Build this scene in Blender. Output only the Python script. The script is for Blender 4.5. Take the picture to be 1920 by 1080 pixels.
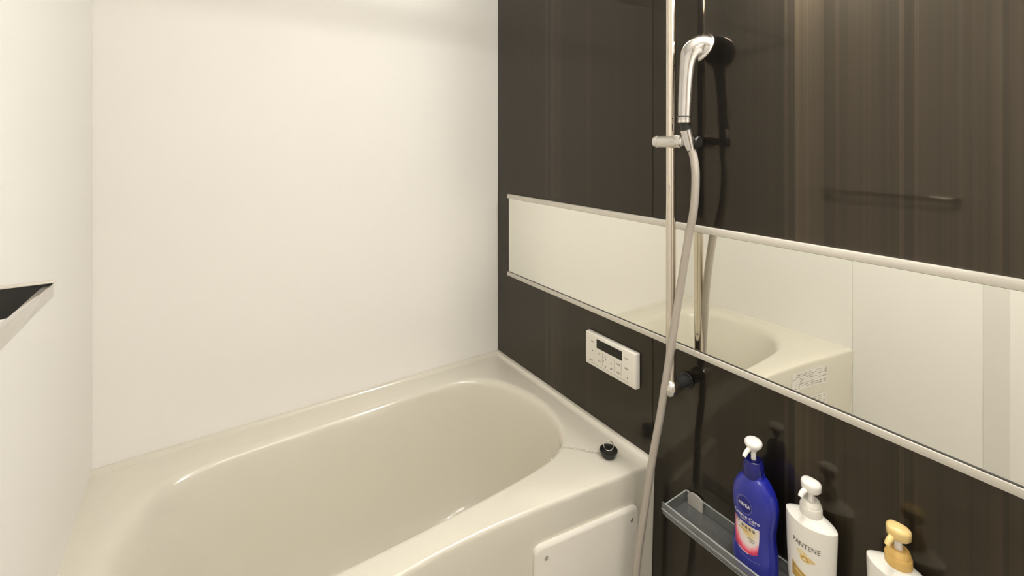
import bpy, bmesh, math, random
from mathutils import Vector, Matrix
random.seed(3)
PI = math.pi
for o in list(bpy.data.objects): bpy.data.objects.remove(o, do_unlink=True)
SC = bpy.context.scene
C = SC.collection

# ------------------------------------------------------------------ camera
CX, CY, CZ = -.970, -1.544, 1.267
cam = bpy.data.cameras.new('camera'); co = bpy.data.objects.new('camera', cam); C.objects.link(co)
co.location = (CX, CY, CZ)
co.rotation_euler = (PI/2, 0, -.5917369)
cam.sensor_width = 36; cam.lens = 863/1920*36; cam.shift_y = -272/1920
cam.clip_start = .01; cam.clip_end = 50
SC.camera = co
# ------------------------------------------------------------------ world, lights, exposure
w = bpy.data.worlds.new('world'); SC.world = w; w.use_nodes = True
w.node_tree.nodes['Background'].inputs[0].default_value = (1.0, .93, .82, 1)
w.node_tree.nodes['Background'].inputs[1].default_value = .3
SC.view_settings.view_transform = 'Standard'; SC.view_settings.look = 'None'
SC.view_settings.gamma = 1; SC.view_settings.use_curve_mapping = False
SC.view_settings.exposure = 0.08
SC.cycles.max_bounces = 16; SC.cycles.diffuse_bounces = 10; SC.cycles.glossy_bounces = 8; SC.cycles.transmission_bounces = 10
SC.cycles.sample_clamp_indirect = 20
LAMP_STRENGTH = 98.0
LAMP_COLOR = (1.0, .95, .88)
# fill light added in the unseen hall, brightening the room through the doorway
hl = bpy.data.lights.new('hall_fill_light', 'AREA'); hlo = bpy.data.objects.new('hall_fill_light', hl); C.objects.link(hlo)
hl.shape = 'RECTANGLE'; hl.size = 1.6; hl.size_y = .7; hl.energy = 30; hl.color = (1.0, .95, .875)
hlo.location = (-.75, -2.25, 2.34)
LAMP_POS = (-.085, -1.15, 1.74)

# ------------------------------------------------------------------ materials
def mat(name, col, rough=.5, metal=0, coat=0, spec=.5, coat_rough=.03, emit=None, es=0, trans=0, ior=1.5, sss=0):
    m = bpy.data.materials.new(name); m.use_nodes = True
    b = m.node_tree.nodes['Principled BSDF']
    def s(k, v):
        if k in b.inputs: b.inputs[k].default_value = v
    s('Base Color', (*col, 1)); s('Roughness', rough); s('Metallic', metal)
    s('Coat Weight', coat); s('Coat Roughness', coat_rough); s('Specular IOR Level', spec)
    s('Transmission Weight', trans); s('IOR', ior)
    if emit: s('Emission Color', (*emit, 1)); s('Emission Strength', es)
    if sss:
        s('Subsurface Weight', sss); s('Subsurface Scale', .01)
    return m
def nodes(m): return m.node_tree.nodes, m.node_tree.links, m.node_tree.nodes['Principled BSDF']
def vary(m, col, amt=.04, scale=3.0, bump=0, bscale=200):
    """faint mottling of the base colour and optional fine relief"""
    N, L, b = nodes(m)
    tc = N.new('ShaderNodeTexCoord'); nz = N.new('ShaderNodeTexNoise'); nz.inputs['Scale'].default_value = scale
    L.new(tc.outputs['Object'], nz.inputs['Vector'])
    mx = N.new('ShaderNodeMix'); mx.data_type = 'RGBA'
    mx.inputs[6].default_value = (*[c*(1-amt) for c in col], 1); mx.inputs[7].default_value = (*[min(1, c*(1+amt)) for c in col], 1)
    L.new(nz.outputs['Fac'], mx.inputs[0]); L.new(mx.outputs[2], b.inputs['Base Color'])
    if bump:
        n2 = N.new('ShaderNodeTexNoise'); n2.inputs['Scale'].default_value = bscale
        L.new(tc.outputs['Object'], n2.inputs['Vector'])
        bp = N.new('ShaderNodeBump'); bp.inputs['Strength'].default_value = bump; bp.inputs['Distance'].default_value = .001
        L.new(n2.outputs['Fac'], bp.inputs['Height']); L.new(bp.outputs['Normal'], b.inputs['Normal'])
    return m

WHITE = (.865, .855, .83)
m_white = vary(mat('white_wall_panel', WHITE, .5, spec=.25), WHITE, .012, 1.2)
m_trimw = vary(mat('grey_white_trim', (.77, .76, .73), .35), (.77, .76, .73), .02)
m_ceil = vary(mat('ceiling_white', (.80, .79, .76), .5), (.80, .79, .76), .02)
TUB = (.705, .68, .595)
m_tub = vary(mat('ivory_tub_resin', TUB, .18, coat=.6, coat_rough=.06), TUB, .015, 2)
m_apron = vary(mat('ivory_panel', (.79, .765, .70), .32), (.79, .765, .70), .015, 2)
m_floor = mat('grey_floor', (.42, .40, .36), .5)
def floor_nodes():
    N, L, b = nodes(m_floor)
    tc = N.new('ShaderNodeTexCoord'); v = N.new('ShaderNodeTexVoronoi'); v.inputs['Scale'].default_value = 60
    L.new(tc.outputs['Object'], v.inputs['Vector'])
    bp = N.new('ShaderNodeBump'); bp.inputs['Strength'].default_value = .3; bp.inputs['Distance'].default_value = .002
    L.new(v.outputs['Distance'], bp.inputs['Height']); L.new(bp.outputs['Normal'], b.inputs['Normal'])
floor_nodes()
m_hall = vary(mat('hall_beige', (.62, .58, .52), .6), (.62, .58, .52), .1, 6)
m_chrome = vary(mat('chrome', (.72, .70, .67), .06, 1), (.72, .70, .67), .02, 30)
m_handle = vary(mat('handle_chrome', (.60, .58, .56), .09, 1), (.60, .58, .56), .02, 30)
m_satin = vary(mat('satin_chrome', (.66, .64, .61), .24, 1), (.66, .64, .61), .02, 30)
m_alu = vary(mat('pale_aluminium', (.68, .65, .59), .42, .35), (.68, .65, .59), .02, 20)
m_mirror = mat('mirror_glass', (.95, .95, .89), .0, 1)
m_mback = mat('mirror_edge', (.10, .12, .10), .3)
m_rod = vary(mat('warm_chrome', (.74, .68, .59), .06, 1), (.74, .68, .59), .02, 30)
m_hose = mat('grey_hose', (.46, .42, .37), .34, .25)
def hose_nodes():
    N, L, b = nodes(m_hose)
    tc = N.new('ShaderNodeTexCoord'); wv = N.new('ShaderNodeTexWave'); wv.bands_direction = 'Z'; wv.inputs['Scale'].default_value = 130
    L.new(tc.outputs['Object'], wv.inputs['Vector'])
    bp = N.new('ShaderNodeBump'); bp.inputs['Strength'].default_value = .25; bp.inputs['Distance'].default_value = .001
    L.new(wv.outputs['Fac'], bp.inputs['Height']); L.new(bp.outputs['Normal'], b.inputs['Normal'])
hose_nodes()
m_post = vary(mat('dark_post', (.028, .030, .031), .16), (.028, .030, .031), .1, 30)
m_black = vary(mat('black_rubber', (.012, .012, .011), .38), (.012, .012, .011), .2, 30)
m_spray = vary(mat('black_spray_face', (.02, .02, .019), .25), (.02, .02, .019), .2, 30)
m_plast = vary(mat('white_plastic', (.80, .775, .715), .30), (.80, .775, .715), .01, 8)
m_disp = mat('black_display', (.004, .004, .003), .12)
m_mark = mat('grey_print', (.16, .145, .13), .6)
m_markl = mat('pale_grey_print', (.38, .355, .32), .6)
m_tray = mat('smoky_clear_tray', (.80, .84, .86), .04, trans=.93, ior=1.45)
m_edge = mat('frosted_edge', (.42, .44, .43), .2, coat=.5)
m_clip = vary(mat('clear_clip', (.42, .40, .36), .12, coat=.6), (.42, .40, .36), .02, 20)
m_blue = vary(mat('blue_bottle', (.010, .018, .32), .22, coat=.4, coat_rough=.12), (.010, .018, .32), .06, 12)
m_bcap = vary(mat('navy_collar', (.008, .010, .16), .25), (.008, .010, .16), .06, 12)
m_pwhite = vary(mat('pump_white', (.86, .85, .82), .3), (.86, .85, .82), .01, 9)
m_pgrey = vary(mat('pump_offwhite', (.80, .78, .72), .32), (.80, .78, .72), .01, 9)
m_bwhite = vary(mat('bottle_white', (.86, .845, .79), .25), (.86, .845, .79), .01, 9)
m_yel = vary(mat('pump_pale_yellow', (.83, .63, .27), .3), (.83, .63, .27), .03, 9)
m_yel2 = vary(mat('collar_amber', (.76, .50, .16), .3), (.76, .50, .16), .03, 9)
m_tw = mat('white_ink', (.85, .86, .90), .4)
m_tg = mat('silver_blue_ink', (.16, .18, .42), .3)
m_tk = mat('dark_ink', (.055, .040, .032), .4)
m_gold = vary(mat('gold_ink', (.60, .38, .08), .28, .35), (.60, .38, .08), .25, 90)
m_gold2 = vary(mat('pale_gold_ink', (.86, .66, .30), .3, .2), (.86, .66, .30), .1, 90)
m_gold3 = mat('light_gold_ink', (.88, .78, .52), .3)
m_lamp = mat('lamp_diffuser', (.8, .8, .8), .4, emit=LAMP_COLOR, es=LAMP_STRENGTH)

# label of the blue bottle: cream above, white flower, pink and red below
m_label = mat('pink_cream_label', (.8, .7, .5), .35)
def label_nodes():
    N, L, b = nodes(m_label)
    uv = N.new('ShaderNodeUVMap'); sp = N.new('ShaderNodeSeparateXYZ'); L.new(uv.outputs['UV'], sp.inputs[0])
    nz = N.new('ShaderNodeTexNoise'); nz.inputs['Scale'].default_value = 7; L.new(uv.outputs['UV'], nz.inputs['Vector'])
    # distance from a point at the upper right, so that the red sweeps round the lower left
    vd = N.new('ShaderNodeVectorMath'); vd.operation = 'DISTANCE'; vd.inputs[1].default_value = (.62, .78, 0)
    L.new(uv.outputs['UV'], vd.inputs[0])
    ad = N.new('ShaderNodeMath'); ad.operation = 'MULTIPLY_ADD'; ad.inputs[1].default_value = .22
    L.new(nz.outputs['Fac'], ad.inputs[0]); L.new(vd.outputs['Value'], ad.inputs[2])
    r = N.new('ShaderNodeValToRGB'); e = r.color_ramp.elements
    e[0].position = .10; e[0].color = (.74, .58, .26, 1)
    e[1].position = .95; e[1].color = (.40, .03, .12, 1)
    for p, c in ((.30, (.78, .66, .40)), (.42, (.80, .74, .70)), (.60, (.80, .70, .72)), (.70, (.86, .30, .38)), (.82, (.78, .06, .14))):
        k = e.new(p); k.color = (*c, 1)
    L.new(ad.outputs[0], r.inputs[0]); L.new(r.outputs[0], b.inputs['Base Color'])
label_nodes()

# dark wall panel: vertical wood-like stripes under a gloss coat
m_dark = mat('dark_striped_panel', (.03, .025, .02), .04, spec=.5, ior=1.47, coat=.55, coat_rough=.43)
STRIPES = [(0, .8), (-.300, 2.6), (-.315, 1.2), (-.330, 3.0), (-.345, 1.8), (-.38, .8), (-.50, 1.8), (-.52, .8), (-.756, .4), (-.80, .9), (-1.0, 1.4),
           (-1.076, 4.2), (-1.085, 2.0), (-1.098, 6.8), (-1.125, 5.6), (-1.15, 3.0), (-1.165, 4.8), (-1.173, 3.8), (-1.247, 2.6),
           (-1.26, 5.2), (-1.271, 2.6), (-1.282, 5.2), (-1.289, 3.8), (-1.353, 4.6), (-1.358, 4.0), (-1.371, 5.4), (-1.385, 3.0), (-1.392, 5.0), (-1.40, 4.2)]
BASE = (.0056, .0044, .0029)
def dark_nodes():
    N, L, b = nodes(m_dark)
    b.inputs['Coat IOR'].default_value = 1.4; b.inputs['Specular Tint'].default_value = (1, .88, .70, 1); b.inputs['Coat Tint'].default_value = (1, .96, .88, 1)
    tc = N.new('ShaderNodeTexCoord'); sp = N.new('ShaderNodeSeparateXYZ'); L.new(tc.outputs['Object'], sp.inputs[0])
    mr = N.new('ShaderNodeMapRange'); mr.inputs['From Min'].default_value = 0; mr.inputs['From Max'].default_value = -1.62
    L.new(sp.outputs['Y'], mr.inputs['Value'])
    r = N.new('ShaderNodeValToRGB'); r.color_ramp.interpolation = 'CONSTANT'; e = r.color_ramp.elements
    while len(e) > 1: e.remove(e[-1])
    for i, (y, k) in enumerate(STRIPES):
        q = e[0] if i == 0 else e.new(-y/1.62)
        q.position = -y/1.62; q.color = (k/7, k/7, k/7, 1)
    L.new(mr.outputs['Result'], r.inputs[0])
    mp = N.new('ShaderNodeMapping'); mp.inputs['Scale'].default_value = (0, 55, .25); L.new(tc.outputs['Object'], mp.inputs['Vector'])
    nz = N.new('ShaderNodeTexNoise'); nz.inputs['Scale'].default_value = 1; nz.inputs['Detail'].default_value = 6; nz.inputs['Roughness'].default_value = .65
    L.new(mp.outputs[0], nz.inputs['Vector'])
    m2 = N.new('ShaderNodeMapRange'); m2.inputs['From Min'].default_value = .3; m2.inputs['From Max'].default_value = .7
    m2.inputs['To Min'].default_value = .65; m2.inputs['To Max'].default_value = 1.4
    L.new(nz.outputs['Fac'], m2.inputs['Value'])
    mu = N.new('ShaderNodeMath'); mu.operation = 'MULTIPLY'; L.new(r.outputs[0], mu.inputs[0]); L.new(m2.outputs['Result'], mu.inputs[1])
    sc = N.new('ShaderNodeVectorMath'); sc.operation = 'SCALE'; sc.inputs[0].default_value = [c*7 for c in BASE]
    L.new(mu.outputs[0], sc.inputs['Scale']); L.new(sc.outputs[0], b.inputs['Base Color'])
dark_nodes()

# ------------------------------------------------------------------ helpers
def link(name, me, m=None, parent=None, smooth=None, loc=None):
    o = bpy.data.objects.new(name, me); C.objects.link(o)
    if m: me.materials.append(m)
    if parent:
        o.parent = parent
        o.matrix_parent_inverse = Matrix.Translation(-parent.location) @ Matrix.Identity(4) if False else Matrix.Identity(4)
        # geometry is given in world coordinates: shift it into the parent's frame
        wl = world_loc(parent)
        me.transform(Matrix.Translation(-wl))
    if smooth is not None:
        for p in me.polygons: p.use_smooth = True
        if smooth < 180: me.set_sharp_from_angle(angle=math.radians(smooth))
    return o
def world_loc(o):
    v = Vector(o.location)
    while o.parent: o = o.parent; v += Vector(o.location)
    return v
def pydata(verts, faces, name='mesh'):
    me = bpy.data.meshes.new(name); me.from_pydata([tuple(v) for v in verts], [], faces); me.update(); return me
def thing(name, label, cat, loc, group=None):
    o = bpy.data.objects.new(name, None); C.objects.link(o); o.location = loc; o.empty_display_size = .05
    o['label'] = label; o['category'] = cat
    if group: o['group'] = group
    return o
def struct(o, label=None):
    o['kind'] = 'structure'
    if label: o['label'] = label
    return o
def bm_mesh(bm):
    bmesh.ops.recalc_face_normals(bm, faces=bm.faces)
    me = bpy.data.meshes.new('mesh'); bm.to_mesh(me); bm.free(); return me
def box(x0, x1, y0, y1, z0, z1, bevel=0, seg=2):
    bm = bmesh.new(); add_box(bm, x0, x1, y0, y1, z0, z1, bevel, seg); return bm_mesh(bm)
def add_box(bm, x0, x1, y0, y1, z0, z1, bevel=0, seg=2):
    r = bmesh.ops.create_cube(bm, size=1)
    for v in r['verts']:
        v.co = Vector((x0+(v.co.x+.5)*(x1-x0), y0+(v.co.y+.5)*(y1-y0), z0+(v.co.z+.5)*(z1-z0)))
    if bevel:
        es = set(e for v in r['verts'] for e in v.link_edges)
        bmesh.ops.bevel(bm, geom=list(es), offset=bevel, segments=seg, affect='EDGES', profile=.5)
def catmull(P, n=8, closed=False):
    P = [Vector(p) for p in P]; out = []; N = len(P)
    for i in range(N if closed else N-1):
        if closed: p0, p1, p2, p3 = P[(i-1) % N], P[i], P[(i+1) % N], P[(i+2) % N]
        else: p0, p1, p2, p3 = P[max(i-1, 0)], P[i], P[i+1], P[min(i+2, N-1)]
        for k in range(n):
            t = k/n
            out.append(.5*((2*p1)+(p2-p0)*t+(2*p0-5*p1+4*p2-p3)*t*t+(3*p1-p0-3*p2+p3)*t**3))
    if not closed: out.append(P[-1])
    return out
def frames(path):
    """parallel-transported frames along a path"""
    T = []
    for i in range(len(path)):
        a = path[max(i-1, 0)]; b = path[min(i+1, len(path)-1)]; T.append((b-a).normalized())
    u = T[0].orthogonal().normalized(); out = []
    for t in T:
        u = (u-t*u.dot(t)).normalized(); out.append((t, u, t.cross(u)))
    return out
def loft(rings, cap0=True, cap1=True, closed=False):
    n = len(rings[0]); V = [v for r in rings for v in r]; F = []
    R = len(rings)
    for i in range(R if closed else R-1):
        j = (i+1) % R
        for k in range(n):
            F.append((i*n+k, i*n+(k+1) % n, j*n+(k+1) % n, j*n+k))
    if not closed:
        if cap0: F.append(tuple(reversed(range(n))))
        if cap1: F.append(tuple((R-1)*n+k for k in range(n)))
    me = pydata(V, F)
    bm = bmesh.new(); bm.from_mesh(me); bmesh.ops.recalc_face_normals(bm, faces=bm.faces); bm.to_mesh(me); bm.free()
    return me
def tube(path, rad, seg=16, closed=False):
    path = [Vector(p) for p in path]; fr = frames(path); rings = []
    for i, (p, (t, u, v)) in enumerate(zip(path, fr)):
        r = rad(i/(len(path)-1)) if callable(rad) else (rad[i] if isinstance(rad, (list, tuple)) else rad)
        rings.append([p+(u*math.cos(a)+v*math.sin(a))*r for a in [2*PI*k/seg for k in range(seg)]])
    return loft(rings, closed=closed)
def lathe(profile, origin, axis=(0, 0, 1), seg=32, cap=True):
    """profile: (radius, height along the axis)"""
    ax = Vector(axis).normalized(); u = ax.orthogonal().normalized(); v = ax.cross(u); o = Vector(origin)
    rings = [[o+ax*h+(u*math.cos(a)+v*math.sin(a))*max(r, 1e-5) for a in [2*PI*k/seg for k in range(seg)]] for r, h in profile]
    return loft(rings, cap, cap)
def torus(center, normal, R, r, seg=24, s2=8):
    ax = Vector(normal).normalized(); u = ax.orthogonal().normalized(); v = ax.cross(u); c = Vector(center); rings = []
    for i in range(seg):
        a = 2*PI*i/seg; d = u*math.cos(a)+v*math.sin(a)
        rings.append([c+d*(R+r*math.cos(b))+ax*r*math.sin(b) for b in [2*PI*k/s2 for k in range(s2)]])
    return loft(rings, closed=True)
def join(mes):
    bm = bmesh.new()
    for m in mes: bm.from_mesh(m)
    return bm_mesh(bm)

# ------------------------------------------------------------------ room shell
H = 2.1; YF = -1.64; XL = -1.2
link_s = lambda name, me, m, parent=None, label=None: struct(link(name, me, m, parent), label)
fl = link_s('floor', box(XL-.06, .06, YF, .06, -.05, 0), m_floor)
ce = link_s('ceiling', box(XL-.06, .06, YF-.06, .06, H, H+.05), m_ceil)
wb = link_s('wall_back', box(XL-.06, .06, .004, .06, 0, H), m_trimw, None)
link('wall_panel', box(XL, 0, 0, .004, 0, H), m_white, wb)
wl = link_s('wall_left', box(XL-.06, XL-.004, YF, .004, 0, H), m_trimw, None)
lp = [(-.0, -.7735), (-.7755, -1.147), (-1.208, YF)]
for a, b in lp:
    link('wall_panel', box(XL-.004, XL, b, a, 0, H, .0006, 1), m_white, wl)
wr = link_s('wall_right', box(.004, .06, YF, .004, 0, H), mat('joint_dark', (.01, .009, .008), .5), None)
for a, b in [(0, -.7555), (-.7570, YF)]:
    me = box(0, .004, b, a, 0, H, .0006, 2)
    link('wall_panel', me, m_dark, wr)
t1 = link_s('trim_1', box(XL-.004, XL+.0015, -1.209, -1.1465, 0, H, .0006, 1), m_trimw, None, 'pale grey vertical strip running up the left wall')
# front wall with an open doorway, dim hall beyond
bm = bmesh.new()
for a in ((XL-.06, -1.14, 0, H), (-.42, .06, 0, H), (-1.14, -.42, 1.95, H)):
    add_box(bm, a[0], a[1], YF-.06, YF, a[2], a[3])
wf = link_s('wall_front', bm_mesh(bm), m_white)
bm = bmesh.new()
for a in ((-1.14, -1.115, 0, 1.95), (-.445, -.42, 0, 1.95), (-1.14, -.42, 1.925, 1.95)):
    add_box(bm, a[0], a[1], YF-.07, YF+.008, a[2], a[3], .002, 1)
link_s('door_1', bm_mesh(bm), m_trimw, None, 'white frame of the open doorway')
bm = bmesh.new()
add_box(bm, -2.2, .8, -2.75, -2.70, -.05, 2.4); add_box(bm, -2.2, -2.15, -2.7, YF-.06, -.05, 2.4); add_box(bm, .75, .8, -2.7, YF-.06, -.05, 2.4)
add_box(bm, -2.2, .8, -2.7, YF-.06, -.1, -.05); add_box(bm, -2.2, .8, -2.7, YF-.06, 2.4, 2.45)
link_s('wall_hall', bm_mesh(bm), m_hall)

# ------------------------------------------------------------------ bathtub
ZR = .442
front = [(-1.2, -.778), (-1.08, -.757), (-.94, -.728), (-.80, -.708), (-.70, -.698), (-.55, -.695), (-.41, -.705), (-.24, -.729), (-.05, -.757), (0, -.763)]
def yfront(x):
    x = max(-1.2, min(0, x)); P = front
    for i in range(len(P)-1):
        if P[i][0] <= x <= P[i+1][0]:
            p0 = P[max(i-1, 0)]; p1 = P[i]; p2 = P[i+1]; p3 = P[min(i+2, len(P)-1)]
            h = p2[0]-p1[0]; t = (x-p1[0])/h
            m1 = (p2[1]-p0[1])/(p2[0]-p0[0]); m2 = (p3[1]-p1[1])/(p3[0]-p1[0])
            return (2*t**3-3*t*t+1)*p1[1]+(t**3-2*t*t+t)*h*m1+(-2*t**3+3*t*t)*p2[1]+(t**3-t*t)*h*m2
opening = [(-.53, -.112), (-.35, -.110), (-.22, -.122), (-.145, -.165), (-.100, -.25), (-.078, -.36), (-.088, -.47), (-.128, -.55), (-.185, -.590), (-.25, -.607),
           (-.37, -.616), (-.57, -.620), (-.80, -.617), (-.95, -.602), (-1.05, -.550), (-1.112, -.46), (-1.128, -.35), (-1.112, -.25), (-1.065, -.165), (-.98, -.124), (-.85, -.112), (-.70, -.112)]
OC = Vector((-.60, -.365))
def ray_poly(poly, th):
    d = Vector((math.cos(th), math.sin(th))); best = None
    for i in range(len(poly)):
        a = poly[i]-OC; b = poly[(i+1) % len(poly)]-OC; e = b-a
        den = d.x*e.y-d.y*e.x
        if abs(den) < 1e-12: continue
        t = (a.x*e.y-a.y*e.x)/den; s = (a.x*d.y-a.y*d.x)/den
        if t > 0 and -1e-9 <= s <= 1+1e-9 and (best is None or t > best): best = t
    return OC+d*best
op = [Vector((p.x, p.y)) for p in catmull([(x, y, 0) for x, y in opening], 8, True)]
outer = [Vector((-1.2, 0)), Vector((0, 0))]+[Vector((-1.2*k/60, yfront(-1.2*k/60))) for k in range(61)]
ang = [2*PI*k/180 for k in range(180)]
for c in ((0, 0), (-1.2, 0), (0, -.763), (-1.2, -.778)):
    v = Vector(c)-OC; ang.append(math.atan2(v.y, v.x) % (2*PI))
ang = sorted(set(round(a, 6) for a in ang))
O = [ray_poly(outer, a) for a in ang]; I = [ray_poly(op, a) for a in ang]
def ring(f, z, g=None):
    return [Vector((*f(O[i], I[i], ang[i]), z if not callable(z) else z(O[i], I[i]))) for i in range(len(ang))]
def inset(d):
    # pull the opening outline towards the centre by d metres
    def f(o, i, a):
        v = i-OC; return i-v.normalized()*d
    return f
def soft(d0, d1, z0, z1):
    # rounded inner edge, wider towards the sloping head end on the left
    out = []
    for k in range(len(ang)):
        L = .6*max(0, -math.cos(ang[k]))**3; v = I[k]-OC
        p = I[k]-v.normalized()*(d0+d1*L); out.append(Vector((p.x, p.y, ZR-z0-z1*L)))
    return out
isfront = lambda p: p.y < -.69
def edge(d, back=0):
    def f(o, i, a):
        return Vector((o.x, o.y+d)) if isfront(o) else o.copy()
    return f
rings = [ring(edge(.018), 0.0), ring(edge(.012), .10), ring(edge(.003), .38), ring(edge(.0005), .430), ring(edge(.0012), .4365), ring(edge(.0035), .4405), ring(edge(.008), ZR),
         ring(lambda o, i, a: o.lerp(i, .35) if not isfront(o) else Vector((o.x, o.y+.012)).lerp(i, .3), ZR),
         soft(-.016, -.030, 0, 0), soft(-.007, -.012, .0015, .0025), soft(0, 0, .006, .007), soft(.005, .008, .014, .010), soft(.009, .015, .026, .012)]
def wallring(z, sx0, d, r=0):
    # right (foot) end steeper, left (head) end sloping
    def f(o, i, a):
        v = i-OC; L = v.length; left = max(0, -math.cos(a)); dd = d*(1+1.6*left*left)
        return OC+v*(max(.2, (L-dd)/L))
    return ring(f, z)
rings += [wallring(.36, 1, .018), wallring(.25, 1, .034), wallring(.14, 1, .052), wallring(.08, 1, .070), wallring(.048, 1, .092), wallring(.032, 1, .125), wallring(.027, 1, .18),
          ring(lambda o, i, a: OC+(i-OC)*.3, .025)]
tub = thing('bathtub', 'ivory built-in bathtub with a rounded basin against the white back wall', 'bathtub', (-.6, -.38, 0))
link('tub_shell', loft(rings, cap0=False), m_tub, tub, 50)
# raised lip along the three walls (mitred sweep)
prof = [(0, ZR-.01), (0, .4495), (.0105, .4500), (.0125, .4492), (.0145, .4455), (.018, .4430), (.026, .4422), (.026, ZR-.01)]
lip = []
e1, e2 = -.776, -.761
for (px, py, dx, dy) in [(XL, 0, 0, -1), (0, 0, -1, -1), (0, e2, -1, 0)]:
    lip.append([Vector((px+dx*q, py+dy*q, z)) for q, z in prof])
link('wall_lip', loft(lip), m_tub, tub, 40)
# access panel on the apron
def ya(x, z=.3): # apron surface
    return yfront(x)+(.003+(.38-z)/.28*.009 if z < .38 else .002)
px0, px1 = -.352, -.056
pz0, pz1 = .045, .357
def rrect(w, h, r, n=6):
    out = []
    for cx, cy, a0 in ((w/2-r, h/2-r, 0), (-w/2+r, h/2-r, PI/2), (-w/2+r, -h/2+r, PI), (w/2-r, -h/2+r, 3*PI/2)):
        for k in range(n+1):
            a = a0+PI/2*k/n; out.append((cx+r*math.cos(a), cy+r*math.sin(a)))
    return out
pw = px1-px0; ph = pz1-pz0; pcx = (px0+px1)/2; pcz = (pz0+pz1)/2
def panel_ring(shr, off, r):
    out = []
    for a, b in rrect(pw-2*shr, ph-2*shr, r):
        x = pcx+a; z = pcz+b
        out.append(Vector((x, ya(x, z)-off, z)))
    return out
ap = link('access_panel', loft([panel_ring(0, -.002, .018), panel_ring(0, .006, .018), panel_ring(.002, .0085, .017), panel_ring(.006, .0105, .015), panel_ring(.0085, .011, .013)]), m_apron, tub, 35)
ap['label'] = 'raised rounded service panel screwed to the tub front'
def screw_at(x, z):
    y = ya(x, z)-.011
    return join([lathe([(.0, -.0006), (.0052, -.0006), (.0052, .0006), (.004, .0012), (.0038, .0003), (0, .0003)], (x, y, z), (0, -1, 0), 20, False),
                 box(x-.0032, x+.0032, y-.0009, y-.0002, z-.0005, z+.0005), box(x-.0005, x+.0005, y-.0009, y-.0002, z-.0032, z+.0032)])
for x, z in ((px0+.028, pz1-.030), (px1-.026, pz1-.030), (px0+.028, pz0+.03), (px1-.026, pz0+.03)):
    link('screw', screw_at(x, z), m_satin, ap, 30)
# two care stickers at the far end of the apron (seen in the mirror)
def apron_strip(x0, x1, z0, z1, off, n=8):
    V = []; F = []
    for k in range(n+1):
        x = x0+(x1-x0)*k/n
        for z in (z0, z1): V.append((x, ya(x, z)-off, z))
    for k in range(n): F.append((2*k, 2*k+2, 2*k+3, 2*k+1))
    return pydata(V, F)
m_stick = mat('sticker_white', (.80, .79, .76), .4)
def sticker(x0, x1, z0, z1, label, rows, seed):
    s = link('sticker', apron_strip(x0, x1, z0, z1, .0012), m_stick, tub); s['label'] = label
    rn = random.Random(seed); parts = []
    for k in range(rows):
        zz = z1-.007-k*(z1-z0-.01)/rows; x = x0+.004
        while x < x1-.012:
            l = rn.uniform(.004, .022); h = rn.uniform(.0012, .003)
            if rn.random() < .75: parts.append(apron_strip(x, min(x+l, x1-.004), zz-h, zz+h*.4, .0018, 1))
            x += l+rn.uniform(.003, .009)
    link('printed_marks', join(parts), m_markl, s)['kind'] = 'stuff'
sticker(-1.042, -.845, .343, .412, 'white care sticker with rows of tiny grey print', 8, 4)
sticker(-1.042, -.845, .24, .307, 'lower white care sticker with tiny grey print', 8, 9)

# ------------------------------------------------------------------ drain plug with chain
PX, PY = -.083, -.680
plug = thing('drain_plug', 'black rubber drain plug lying on the tub rim with its ball chain', 'drain plug', (PX, PY, .4425))
link('plug_body', lathe([(0, 0), (.0150, 0), (.0175, .0018), (.0200, .0120), (.0228, .0132), (.0238, .0155), (.0232, .0180), (.0200, .0186), (.0188, .0160), (0, .0155)], (PX, PY, .4425), (0, 0, 1), 40), m_black, plug, 40)
link('ring', torus((PX, PY, .4700), (-.62, -.75, .15), .0125, .0013), m_chrome, plug, 180)
chain_px = [(-.093, -.676, .458), (-.097, -.665, .4475), (-.104, -.650, .4445), (-.115, -.637, .4445), (-.128, -.622, .4445), (-.142, -.606, .4445), (-.156, -.592, .443), (-.172, -.583, .438), (-.186, -.578, .425), (-.193, -.570, .40), (-.196, -.565, .36), (-.198, -.56, .30)]
cp = catmull(chain_px, 12)
bm = bmesh.new(); acc = 0; last = cp[0]
for i in range(1, len(cp)):
    acc += (cp[i]-cp[i-1]).length
    if acc >= .0048:
        bmesh.ops.create_icosphere(bm, subdivisions=1, radius=.0021, matrix=Matrix.Translation(cp[i])); acc = 0
ch = link('ball_chain', join([bm_mesh(bm), tube(cp, .0004, 5)]), m_chrome, plug, 180); ch['kind'] = 'stuff'

# ------------------------------------------------------------------ mirror
MZ0, MZ1 = .7655, 1.0725
MY0, MY1 = -.0885, -1.52
mir = thing('mirror', 'long horizontal mirror with pale metal rails on the dark striped wall', 'mirror', (0, (MY0+MY1)/2, MZ0))
link('mirror_glass', box(-.006, -.0012, MY1, MY0, MZ0+.008, MZ1-.006), m_mirror, mir)
link('backing', box(-.0012, -.0001, MY1, MY0, MZ0+.008, MZ1-.006), m_mback, mir)
def rail(z0, z1):
    bm = bmesh.new(); add_box(bm, -.0115, -.0001, MY1-.003, MY0+.004, z0, z1, .0007, 2); return bm_mesh(bm)
link('rail', rail(MZ1-.0145, MZ1+.0005), m_alu, mir, 40)
link('rail', rail(MZ0, MZ0+.0135), m_alu, mir, 40)
link('gasket', box(-.0085, -.0055, MY1, MY0, MZ0+.0134, MZ0+.0146), m_black, mir)
link('gasket', box(-.0072, -.0055, MY1, MY0, MZ1-.0158, MZ1-.0142), m_mark, mir)

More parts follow.
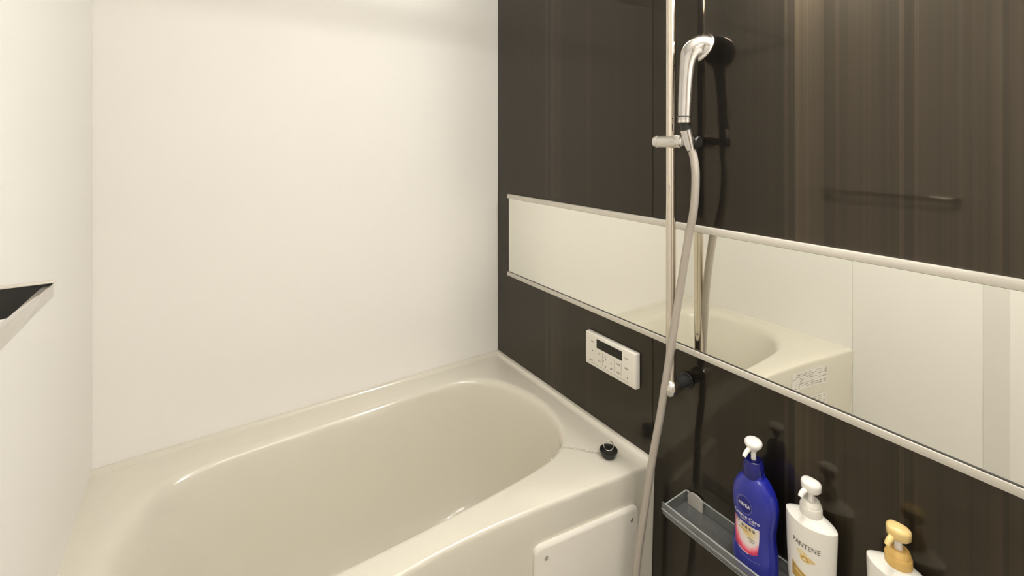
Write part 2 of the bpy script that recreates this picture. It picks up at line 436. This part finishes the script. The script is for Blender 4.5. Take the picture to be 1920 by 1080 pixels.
# ------------------------------------------------------------------ bath controller
bc = thing('bath_controller', 'white wall controller with a black display on the dark wall above the tub', 'controller', (0, -.618, .61))
cy0, cy1, cz0, cz1, ct = -.7155, -.5215, .6105, .7065, .0175
bm = bmesh.new(); add_box(bm, -ct, -.0002, cy0, cy1, cz0, cz1, .0028, 3)
for v in bm.verts:   # slightly tapering towards the face
    k = -v.co.x/ct; v.co.y = -.6185+(v.co.y+.6185)*(1-.012*k); v.co.z = .6585+(v.co.z-.6585)*(1-.02*k)
link('housing', bm_mesh(bm), m_plast, bc, 40)
link('display', box(-ct-.0008, -ct+.001, -.6665, -.5685, .6700, .6960, .0006, 1), m_disp, bc)
FX = -ct-.0004
bm = bmesh.new()
add_box(bm, FX, FX+.001, -.690, -.547, .6205, .6212)
for y in (-.592, -.638, -.664): add_box(bm, FX, FX+.001, y-.0003, y+.0003, .628, .664)
link('cover_seam', bm_mesh(bm), m_markl, bc)
bm = bmesh.new(); rn = random.Random(5)
def glyphs(y, z, w, h, n):
    for k in range(n):
        yy = y+w/2-w*(k+.5)/n; ww = w/n*.36
        for q in range(3):
            zz = z+(q-1)*h*.36+rn.uniform(-.0003, .0003)
            add_box(bm, FX, FX+.0008, yy-ww*rn.uniform(.5, 1), yy+ww*rn.uniform(.5, 1), zz-.00045, zz+.00045)
        if rn.random() < .7: add_box(bm, FX, FX+.0008, yy-.0004, yy+.0004, z-h*.5, z+h*.5)
for y, z, w, h, n in [(-.553, .683, .013, .004, 3), (-.551, .656, .006, .004, 1), (-.547, .627, .013, .0045, 2), (-.580, .657, .007, .006, 2), (-.580, .636, .009, .004, 2),
                      (-.603, .657, .006, .005, 1), (-.596, .643, .004, .004, 1), (-.604, .629, .006, .003, 2), (-.626, .659, .005, .005, 1), (-.626, .647, .005, .004, 1),
                      (-.626, .632, .009, .004, 2), (-.652, .655, .016, .004, 4), (-.682, .682, .013, .004, 3), (-.682, .655, .013, .004, 3), (-.686, .631, .006, .004, 1), (-.652, .632, .012, .003, 3), (-.604, .650, .005, .004, 1)]:
    glyphs(y, z, w, h, n)
pm = link('printed_marks', bm_mesh(bm), m_mark, bc); pm['kind'] = 'stuff'

# ------------------------------------------------------------------ shower rail, slider
RX, RY, RR = -.060, -.857, .0112
sr = thing('shower_rail', 'vertical chrome shower rail standing off the dark wall', 'shower rail', (0, RY, .695))
RT = 1.93
link('rail_pole', lathe([(RR, 0), (RR, RT-.695)], (RX, RY, .695), (0, 0, 1), 40), m_rod, sr, 40)
for z in (.695, RT):
    b_ = link('rail_bracket', lathe([(.0, 0), (.0150, 0), (.0148, .036), (.0152, .046)], (0, RY, z), (-1, 0, 0), 40), m_post, sr, 35)
    link('collar', lathe([(.0150, .0005), (.0185, .0005), (.0188, .0030), (.0175, .0045), (.0150, .0048)], (0, RY, z), (-1, 0, 0), 40, False), m_black, b_, 40)
    link('bracket_cap', lathe([(.0155, .0455), (.0190, .0460), (.0200, .050), (.0200, .066), (.0192, .0715), (.0165, .0755), (.010, .0785), (0, .0795)], (0, RY, z), (-1, 0, 0), 40), m_chrome, b_, 35)
SZ = 1.270
sl = link('slider', lathe([(0, 0), (.0145, .0005), (.0158, .003), (.0158, .0085), (.0146, .0095), (.0146, .0110), (.0158, .0120), (.0160, .060), (.0160, .072), (.0150, .0745), (.0128, .0752), (.0105, .079), (0, .079)], (RX-.002, -.815, SZ), (0, -1, 0), 40), m_chrome, sr, 35)
link('slider_ring', torus((RX-.002, -.8255, SZ), (0, 1, 0), .0152, .0016, 32), m_chrome, sl, 180)
link('pivot_cap', lathe([(0, 0), (.0118, 0), (.0125, .0010), (.0125, .0045), (.0112, .0058), (0, .0062)], (RX+.004, -.9235, SZ-.001), (0, -1, 0), 32), m_black, sl, 35)
# cradle: a split cone that grips the shower connector
HB = Vector((-.077, -.907, 1.310)); HE = Vector((-.062, -.9135, 1.246))
d = (HE-HB).normalized()
def cone_ring(p, r0, r1, open_dir):
    out = []
    ax = d; u = Vector(open_dir); u = (u-ax*u.dot(ax)).normalized(); v = ax.cross(u)
    A = [math.radians(28+304*k/26) for k in range(27)]
    for a in A: out.append(p+(u*math.cos(a)+v*math.sin(a))*r1)
    for a in reversed(A): out.append(p+(u*math.cos(a)+v*math.sin(a))*r0)
    return out
link('cradle', loft([cone_ring(HB+d*.014, .0113, .0132, (1, .1, 0)), cone_ring(HB+d*.045, .0103, .0120, (1, .1, 0)), cone_ring(HB+d*.054, .0098, .0110, (1, .1, 0))]), m_chrome, sl, 40)
link('cradle_arm', box(RX-.006, RX+.010, -.909, -.888, SZ-.009, SZ+.009, .003, 2), m_satin, sl, 40)

# ------------------------------------------------------------------ hand shower
hs = thing('hand_shower', 'chrome hand shower with a rounded head hooked on the rail slider', 'shower head', tuple(HB))
pts = [((-.0770, -.907, 1.3165), .0150), ((-.0755, -.907, 1.345), .0155), ((-.0725, -.907, 1.385), .0162), ((-.0685, -.907, 1.420), .0172), ((-.0645, -.9075, 1.445), .0190),
       ((-.0590, -.909, 1.463), .0235), ((-.0515, -.912, 1.475), .0290), ((-.0440, -.9155, 1.4805), .0350), ((-.0390, -.918, 1.4810), .0375)]
P = catmull([p for p, r in pts], 6); Rr = [v.x for v in catmull([(r, 0, 0) for p, r in pts], 6)]
# section planes turn smoothly from the handle axis to the face normal
N0 = (Vector(pts[1][0])-Vector(pts[0][0])).normalized(); N1 = Vector((.86, -.22, -.46)).normalized()
rings = []
for i, p in enumerate(P):
    t = i/(len(P)-1); t = max(0, (t-.42)/.58); s = t*t*(3-2*t)
    ang_ = N0.angle(N1)*s; ax = N0.cross(N1).normalized(); n = Matrix.Rotation(ang_, 3, ax) @ N0
    u = ax; v = n.cross(u)
    rings.append([p+(u*math.cos(a)*Rr[i]+v*math.sin(a)*Rr[i]*(1-.05*s)) for a in [2*PI*k/32 for k in range(32)]])
link('handle', loft(rings), m_handle, hs, 60)
FC = P[-1]
link('head_rim', lathe([(.0362, -.002), (.0380, .0), (.0385, .003), (.0376, .0055), (.0358, .006)], FC, N1, 40), m_chrome, hs, 60)
link('spray_face', lathe([(.0360, .0040), (.0352, .0070), (.026, .0085), (0, .0092)], FC, N1, 40), m_spray, hs, 60)
bm = bmesh.new(); u = N1.orthogonal().normalized(); v = N1.cross(u)
for rr, n in ((.007, 6), (.014, 12), (.021, 18)):
    for k in range(n):
        a = 2*PI*k/n; c = FC+N1*.0090+(u*math.cos(a)+v*math.sin(a))*rr
        bmesh.ops.create_icosphere(bm, subdivisions=1, radius=.0011, matrix=Matrix.Translation(c))
nz_ = link('spray_nozzles', bm_mesh(bm), m_black, hs, 180)
link('handle_groove', lathe([(.0157, 0), (.0157, .0030)], Vector((-.0768, -.907, 1.3240)), N0, 32), m_black, hs, 40)
link('end_ring', lathe([(.0115, -.0035), (.0148, -.0025), (.0152, 0), (.0152, .0035)], Vector((-.0772, -.907, 1.3140)), N0, 32), m_chrome, hs, 40)
link('connector', lathe([(.0112, -.006), (.0112, .010), (.0098, .040), (.0088, .062)], HB, d, 28), m_black, hs, 40)
link('swivel_nut', lathe([(.0104, .018), (.0102, .020), (.0095, .050), (.0094, .060)], HB, d, 28), m_chrome, hs, 40)

# ------------------------------------------------------------------ shower hose
hp = [tuple(HB+d*.058), (-.060, -.917, 1.235), (-.058, -.9205, 1.193), (-.056, -.915, 1.121), (-.055, -.8995, 1.047), (-.058, -.881, .933), (-.068, -.866, .808), (-.081, -.846, .642),
      (-.090, -.828, .522), (-.101, -.8135, .393), (-.110, -.802, .285), (-.112, -.797, .215), (-.100, -.800, .150), (-.065, -.810, .118), (-.030, -.815, .112)]
hose = link('shower_hose', tube(catmull(hp, 12), .0088, 20), m_hose, None, 180)
hose['label'] = 'beige grey flexible hose hanging down past the tub edge from the shower head'; hose['category'] = 'hose'
link('wall_elbow', lathe([(0, 0), (.026, 0), (.026, .004), (.014, .008), (.0125, .034), (.0105, .036), (0, .036)], (0, -.815, .112), (-1, 0, 0), 32), m_chrome, None, 35)
el = bpy.data.objects['wall_elbow']; el['label'] = 'chrome wall outlet near the floor that feeds the shower hose'; el['category'] = 'pipe fitting'

# ------------------------------------------------------------------ shelf tray
sh = thing('shelf_tray', 'smoky clear plastic tray shelf fixed on the dark wall under the mirror', 'shelf', (0, -1.2, .40))
S0, S1 = -.856, -1.56; SXf = -.078; ZB, ZT = .4065, .430
link('tray_floor', box(SXf+.001, -.0006, S1, S0, ZB-.003, ZB, .0005, 1), m_tray, sh)
bm = bmesh.new()
# front lip leaning outward
sec = [(SXf-.0005, ZB-.0045), (SXf-.004, ZT+.001), (SXf-.0012, ZT+.0012), (SXf+.003, ZB-.0045)]
link('front_lip', loft([[Vector((x, y, z)) for x, z in sec] for y in (S0+.008, S1-.008)]), m_tray, sh)
link('lip_rib', loft([[Vector((x, y, z)) for x, z in [(SXf-.0036, ZB+.0068), (SXf-.0052, ZB+.0075), (SXf-.0052, ZB+.0095), (SXf-.0036, ZB+.0102)]] for y in (S0+.008, S1-.008)]), m_tray, sh)
link('side_lip', box(SXf, -.0006, S0-.0025, S0, ZB, ZT, .0005, 1), m_tray, sh)
link('side_lip', box(SXf, -.0006, S1, S1+.0025, ZB, ZT, .0005, 1), m_tray, sh)
link('rear_lip', box(-.0035, -.0006, S1, S0, ZB, ZT, .0005, 1), m_tray, sh)
for y in (-.885, -1.118, -1.36):
    half = [(y+.019*math.cos(a), ZT-.002+.010*math.sin(a)) for a in [PI*k/14 for k in range(15)]]
    sec0 = [(y+.019, ZB+.0006)]+half+[(y-.019, ZB+.0006)]
    link('shelf_clip', loft([[Vector((x, a, b)) for a, b in sec0] for x in (-.0036, -.0085)]), m_clip, sh, 30)

# ------------------------------------------------------------------ pump bottles
def se(a, hx, hy, n):
    c, s = math.cos(a), math.sin(a)
    return (hx*math.copysign(abs(c)**(2/n), c), hy*math.copysign(abs(s)**(2/n), s))
def body(cx, cy, prof, n, seg=64):
    P = [v for v in catmull([(z, hy, hx) for z, hy, hx in prof], 4)]
    rings = []
    for z, hy, hx in P:
        rings.append([Vector((cx+se(a, hx, hy, n)[0], cy+se(a, hx, hy, n)[1], z)) for a in [2*PI*k/seg for k in range(seg)]])
    return loft(rings), P
class Surf:
    """front face (towards -x) of a bottle, for printing on it"""
    def __init__(s, cx, cy, P, n): s.cx, s.cy, s.P, s.n = cx, cy, P, n
    def x(s, y, z, off):
        P = s.P
        for i in range(len(P)-1):
            if P[i].x <= z <= P[i+1].x and P[i+1].x > P[i].x:
                t = (z-P[i].x)/(P[i+1].x-P[i].x); hy = P[i].y*(1-t)+P[i+1].y*t; hx = P[i].z*(1-t)+P[i+1].z*t; break
        else: hy, hx = P[-1].y, P[-1].z
        q = min(.98, abs(y-s.cy)/hy)
        return s.cx-hx*(1-q**s.n)**(1/s.n)-off
def text_on(surf, txt, yc, zc, size, m, parent, name, off=.0004, sx=1.0, font_bold=0):
    cu = bpy.data.curves.new('text', 'FONT'); cu.body = txt; cu.size = size; cu.align_x = 'CENTER'; cu.align_y = 'CENTER'; cu.resolution_u = 3
    cu.offset = font_bold
    to = bpy.data.objects.new('text', cu); C.objects.link(to)
    bpy.context.view_layer.update()
    me = bpy.data.meshes.new_from_object(to.evaluated_get(bpy.context.evaluated_depsgraph_get()))
    bpy.data.objects.remove(to, do_unlink=True)
    bm = bmesh.new(); bm.from_mesh(me)
    bmesh.ops.triangulate(bm, faces=bm.faces)
    bmesh.ops.subdivide_edges(bm, edges=[e for e in bm.edges if e.calc_length() > size*.25], cuts=1)
    for v in bm.verts:
        y = yc-v.co.x*sx; z = zc+v.co.y   # reads left to right when seen from -x
        v.co = Vector((surf.x(y, z, off), y, z))
    bm.to_mesh(me); bm.free()
    return link(name, me, m, parent)
def patch(surf, f, nu, nv, off, m, parent, name, uv=True):
    V = []; F = []; U = []
    for i in range(nu+1):
        for j in range(nv+1):
            y, z = f(i/nu, j/nv); V.append((surf.x(y, z, off), y, z)); U.append((i/nu, j/nv))
    for i in range(nu):
        for j in range(nv): F.append((i*(nv+1)+j, i*(nv+1)+j+1, (i+1)*(nv+1)+j+1, (i+1)*(nv+1)+j))
    me = pydata(V, F); l = me.uv_layers.new(name='UVMap')
    for lo in me.loops: l.data[lo.index].uv = U[lo.vertex_index]
    return link(name, me, m, parent, 180)
def disc_f(yc, zc, ry, rz, r0=0.0):
    return lambda u, v: (yc+ry*(r0+(1-r0)*v)*math.cos(2*PI*u), zc+rz*(r0+(1-r0)*v)*math.sin(2*PI*u))
Z0 = ZB+.0003

for x0, x1, z0, z1 in ((SXf-.0043, SXf-.0012, ZT+.0010, ZT+.0019), (SXf-.0012, SXf+.0028, ZB-.0052, ZB-.0045), (-.0036, -.0006, ZT, ZT+.0009)):
    link('frosted_edge', box(x0, x1, S1+.008, S0-.0005, z0, z1), m_edge, sh)
link('frosted_edge', box(SXf-.002, -.0006, S0-.0025, S0, ZT, ZT+.0009), m_edge, sh)
# --- blue body wash
BX, BY = -.0445, -1.047
bb = thing('pump_bottle', 'blue body wash bottle with white pump, pink and cream label, on the tray', 'bottle', (BX, BY, Z0), 'pump bottles on the shelf')
prof = [(Z0, .036, .022), (Z0+.002, .040, .0245), (Z0+.015, .0435, .0265), (Z0+.040, .0435, .0265), (Z0+.075, .0395, .0245), (Z0+.095, .0392, .0245), (Z0+.120, .0425, .026), (Z0+.142, .0440, .0265),
        (Z0+.160, .0405, .0255), (Z0+.175, .0335, .0230), (Z0+.186, .0245, .0195), (Z0+.191, .0180, .0170), (Z0+.196, .0165, .0165)]
me, P = body(BX, BY, prof, 2.3)
b_ = link('body', me, m_blue, bb, 60); sf = Surf(BX, BY, P, 2.3)
NX, NY = BX-.001, BY+.003; K = Z0+.188
link('collar', lathe([(.0185, 0), (.0190, .001), (.0188, .024), (.0178, .0265), (.0172, .0265), (.0168, .029), (.0160, .0325), (.0145, .0335), (.0140, .0310), (.0095, .0305), (.0085, .0335), (.0065, .0335)], (NX, NY, K), (0, 0, 1), 40), m_bcap, bb, 40)
link('stem', lathe([(.0048, 0), (.0046, .028)], (NX, NY, K+.030), (0, 0, 1), 20), m_pwhite, bb, 40)
# pump head: round domed button, tapering below, with a thin down-turned spout
hz = K+.0555
link('pump_head', lathe([(.0052, -.006), (.0068, -.001), (.0105, .0035), (.0150, .0080), (.0164, .0120), (.0162, .0150), (.0140, .0180), (.0090, .0198), (0, .0203)], (NX, NY, hz-.002), (-.06, 0, 1), 36), m_pwhite, bb, 70)
link('spout', tube(catmull([(NX-.004, NY+.0005, hz+.003), (NX-.015, NY+.002, hz+.0015), (NX-.023, NY+.003, hz-.003), (NX-.028, NY+.004, hz-.0090)], 5), lambda t: .0046-.0008*t, 14), m_pwhite, bb, 50)
LC = BY+.008
patch(sf, disc_f(LC, .5435, .0150, .0165), 40, 1, .0004, mat('deep_blue_disc', (.004, .006, .20), .25), b_, 'logo_disc')
patch(sf, disc_f(LC, .5435, .0156, .0171, .955), 48, 1, .0006, m_tg, b_, 'logo_ring')
text_on(sf, 'NIVEA', LC, .5435, .0088, m_tw, b_, 'lettering', .0008, 1.0, .00018)
text_on(sf, 'Creme Care', LC-.003, .5205, .0098, m_tw, b_, 'lettering', .0006, 1.05, .0001)
text_on(sf, 'BODY WASH', LC-.006, .5135, .0046, m_tw, b_, 'lettering', .0006, 1.1)
def lf(u, v):
    # u: left to right, v: bottom to top; concave top edge, rounded bottom
    y = (LC+.024)-u*.0520
    top = .5085-.002*math.sin(PI*u); bot = .4500+.012*(1-math.sin(PI*min(1, .15+.75*u)))
    k = 1-.10*(1-v)**2
    y = LC-.002+(y-LC+.002)*k
    return (y, bot+(top-bot)*v)
patch(sf, lf, 18, 18, .0004, m_label, b_, 'label')
text_on(sf, 'W', LC+.0165, .5030, .0125, m_tk, b_, 'lettering', .0008, 1.0)
for k in range(4):
    y = LC+.0045-k*.0075
    patch(sf, lambda u, v, y=y: (y-(u-.5)*.0048, .4998+(v-.5)*.0060*(1-.3*abs(u-.5))), 2, 2, .0008, m_mark, b_, 'label_mark')
for (a, b, c, q) in ((.004, .4925, .018, m_gold), (-.004, .4885, .012, m_gold2), (-.013, .482, .014, m_markl), (-.014, .4775, .010, m_markl)):
    patch(sf, lambda u, v, a=a, b=b, c=c: (LC+a-(u-.5)*c, b+(v-.5)*.0024), 5, 1, .0008, q, b_, 'label_mark')
patch(sf, lambda u, v: (LC+.010-u*.040, .4440-.002*math.sin(PI*u)+v*.0007), 12, 1, .0006, m_tg, b_, 'label_line')
patch(sf, lambda u, v: (LC+.013-u*.022, .4535-.003*math.sin(PI*.5*u)+v*.0012), 12, 1, .0008, m_tw, b_, 'label_line')

# --- white shampoo bottle and yellow-pump bottle share their shape
def rect_bottle(name, X, Y, label, cap_m, collar_m, body_m, up):
    t = thing(name, label, 'bottle', (X, Y, Z0), 'pump bottles on the shelf')
    prof = [(z+(.003+up if z > Z0+.1 else 0), hy*.958, hx) for z, hy, hx in [(Z0, .035, .0225), (Z0+.003, .038, .0250), (Z0+.030, .0395, .0260), (Z0+.090, .0428, .0272), (Z0+.135, .0445, .0278), (Z0+.155, .0450, .0278), (Z0+.1622, .0449, .0277), (Z0+.1637, .0442, .0271),
            (Z0+.1655, .0400, .0255), (Z0+.170, .0300, .0215), (Z0+.175, .0200, .0190)]]
    me, P = body(X, Y, prof, 1.65)
    b = link('body', me, body_m, t, 38); s = Surf(X, Y, P, 1.65)
    K = Z0+.1705+up
    link('collar', lathe([(.0178, -.002), (.0181, .004), (.0180, .020), (.0172, .0225), (.0167, .0225), (.0163, .0252), (.0148, .0300), (.0122, .0330), (.0098, .0328), (.0082, .0312), (.0066, .0312)], (X, Y, K), (0, 0, 1), 44), collar_m, t, 40)
    link('stem', lathe([(.0055, 0), (.0052, .022)], (X, Y, K+.031), (0, 0, 1), 20), m_pwhite, t, 40)
    # pump head: long oval pad with deep skirt, blunt spout towards the room
    hz = K+.0490; rings = []
    def pad(z, sx0, sx1, sy, tilt=0.0, n=2.6):
        out = []
        for k in range(44):
            a = 2*PI*k/44; c, q = math.cos(a), math.sin(a)
            px = (sx1 if c > 0 else sx0)*math.copysign(abs(c)**(2/n), c); py = sy*math.copysign(abs(q)**(2/n), q)
            if c < 0: py *= 1-.18*abs(c)
            out.append(Vector((X+px, Y+py, z+tilt*px)))
        return out
    rings = [pad(hz-.002, .0075, .0068, .0080), pad(hz, .0110, .0100, .0132), pad(hz+.003, .0138, .0125, .0160), pad(hz+.0125, .0140, .0126, .0166), pad(hz+.0155, .0135, .0122, .0160), pad(hz+.0178, .0115, .0104, .0137), pad(hz+.0193, .0075, .0068, .0092), pad(hz+.0198, .003, .003, .004)]
    link('pump_head', loft(rings), cap_m, t, 50)
    link('spout', tube(catmull([(X-.006, Y+.004, hz+.003), (X-.015, Y+.006, hz+.001), (X-.021, Y+.007, hz-.002), (X-.024, Y+.0075, hz-.006)], 4), lambda q: .0050-.0010*q, 14), cap_m, t, 50)
    return t, b, s
tp, pb, ps = rect_bottle('pump_bottle', -.0365, -1.146, 'white shampoo bottle with white pump and gold emblem, beside the blue bottle', m_pwhite, m_pgrey, m_bwhite, -.0015)
yc = -1.148
text_on(ps, 'PANTENE', yc, .5350, .0125, m_tk, pb, 'lettering', .0005, .84)
patch(ps, disc_f(yc+.006, .5210, .0085, .0040), 28, 1, .0004, m_gold3, pb, 'emblem')
patch(ps, disc_f(yc+.007, .5212, .0075, .0032, .72), 28, 1, .0006, m_gold2, pb, 'emblem')
patch(ps, disc_f(yc-.001, .5130, .0105, .0062), 28, 1, .0006, m_gold2, pb, 'emblem')
patch(ps, disc_f(yc-.000, .5125, .0072, .0038), 24, 1, .0008, m_gold, pb, 'emblem')
patch(ps, disc_f(yc+.001, .5122, .0040, .0020), 24, 1, .0010, m_gold3, pb, 'emblem')
patch(ps, disc_f(yc-.010, .5135, .0055, .0032, .6), 24, 1, .0008, m_gold2, pb, 'emblem')
patch(ps, lambda u, v: (yc+.025-u*.050, .466+(.4920-.466-.016*u**.8)*v), 16, 3, .0004, m_gold, pb, 'gold_band')
patch(ps, lambda u, v: (yc+.025-u*.050, .4928-.016*u**.8+.0022*v), 16, 1, .0006, m_gold3, pb, 'gold_band')
patch(ps, lambda u, v: (yc+.020-u*.036, .482-.010*u+.0022*v), 10, 1, .0008, m_gold3, pb, 'gold_band')
ty, yb, ys = rect_bottle('pump_bottle', -.0335, -1.274, 'white bottle with pale yellow pump and amber collar, rightmost on the tray', m_yel, m_yel2, m_bwhite, .001)
text_on(ys, 'PANTENE', -1.275, .5350, .0125, m_tk, yb, 'lettering', .0005, .84)

# ------------------------------------------------------------------ towel bar on the left wall
TX, TZ = XL+.060, 1.070
tb = thing('towel_bar', 'pale metal towel bar with flat triangular brackets on the white left wall', 'towel bar', (XL, -.88, TZ))
TY0, TY1 = -.690, -1.085
link('bar', box(TX-.005, TX+.005, TY1, TY0, TZ-.0085, TZ+.0095, .0018, 2), m_chrome, tb, 40)
for y0, y1 in ((TY0+.0002, TY0+.0045), (TY1-.0045, TY1-.0002)):
    sec = [(XL, TZ-.030), (XL, TZ+.0098), (TX+.0035, TZ+.0098), (TX+.0035, TZ-.0070), (TX-.004, TZ-.0095), (TX-.018, TZ-.0195), (TX-.030, TZ-.0260), (TX-.042, TZ-.0292)]
    link('bracket', loft([[Vector((x, y, z)) for x, z in sec] for y in (y0, y1)]), m_black, tb, 25)
    link('bracket_top', box(XL, TX+.006, y0-.004, y1+.004, TZ+.0100, TZ+.0126, .001, 2), m_alu, tb, 40)

# ------------------------------------------------------------------ drying pole across the tub (seen as a reflection in the dark wall)
dp = thing('drying_pole', 'thin metal drying pole spanning the room above the tub', 'pole', (-.6, -.554, 1.714))
link('pole', lathe([(.0110, 0), (.0110, 1.196)], (-1.198, -.554, 1.714), (1, 0, 0), 28), m_satin, dp, 40)
for x, ax in ((XL, 1), (0, -1)):
    link('end_socket', lathe([(0, 0), (.022, 0), (.022, .005), (.014, .010), (.013, .024), (.0088, .026)], (x, -.554, 1.714), (ax, 0, 0), 32), m_plast, dp, 35)

# ------------------------------------------------------------------ wall lamp above the mirror
lx, ly, lz = LAMP_POS
lt = thing('wall_lamp', 'oval glowing wall lamp high on the dark wall above the mirror', 'lamp', (0, ly, lz))
def cap(x, hy, hz, n=2.6):
    return [Vector((x, ly+hy*math.copysign(abs(math.cos(a))**(2/n), math.cos(a)), lz+hz*math.copysign(abs(math.sin(a))**(2/n), math.sin(a)))) for a in [2*PI*k/40 for k in range(40)]]
link('lamp_base', loft([cap(0, .145, .070), cap(-.018, .145, .070), cap(-.022, .140, .066)]), m_plast, lt, 40)
link('diffuser', loft([cap(-.0222, .132, .060), cap(-.060, .132, .060), cap(-.082, .122, .053), cap(-.096, .100, .040), cap(-.102, .060, .022), cap(-.103, .01, .005)]), m_lamp, lt, 60)
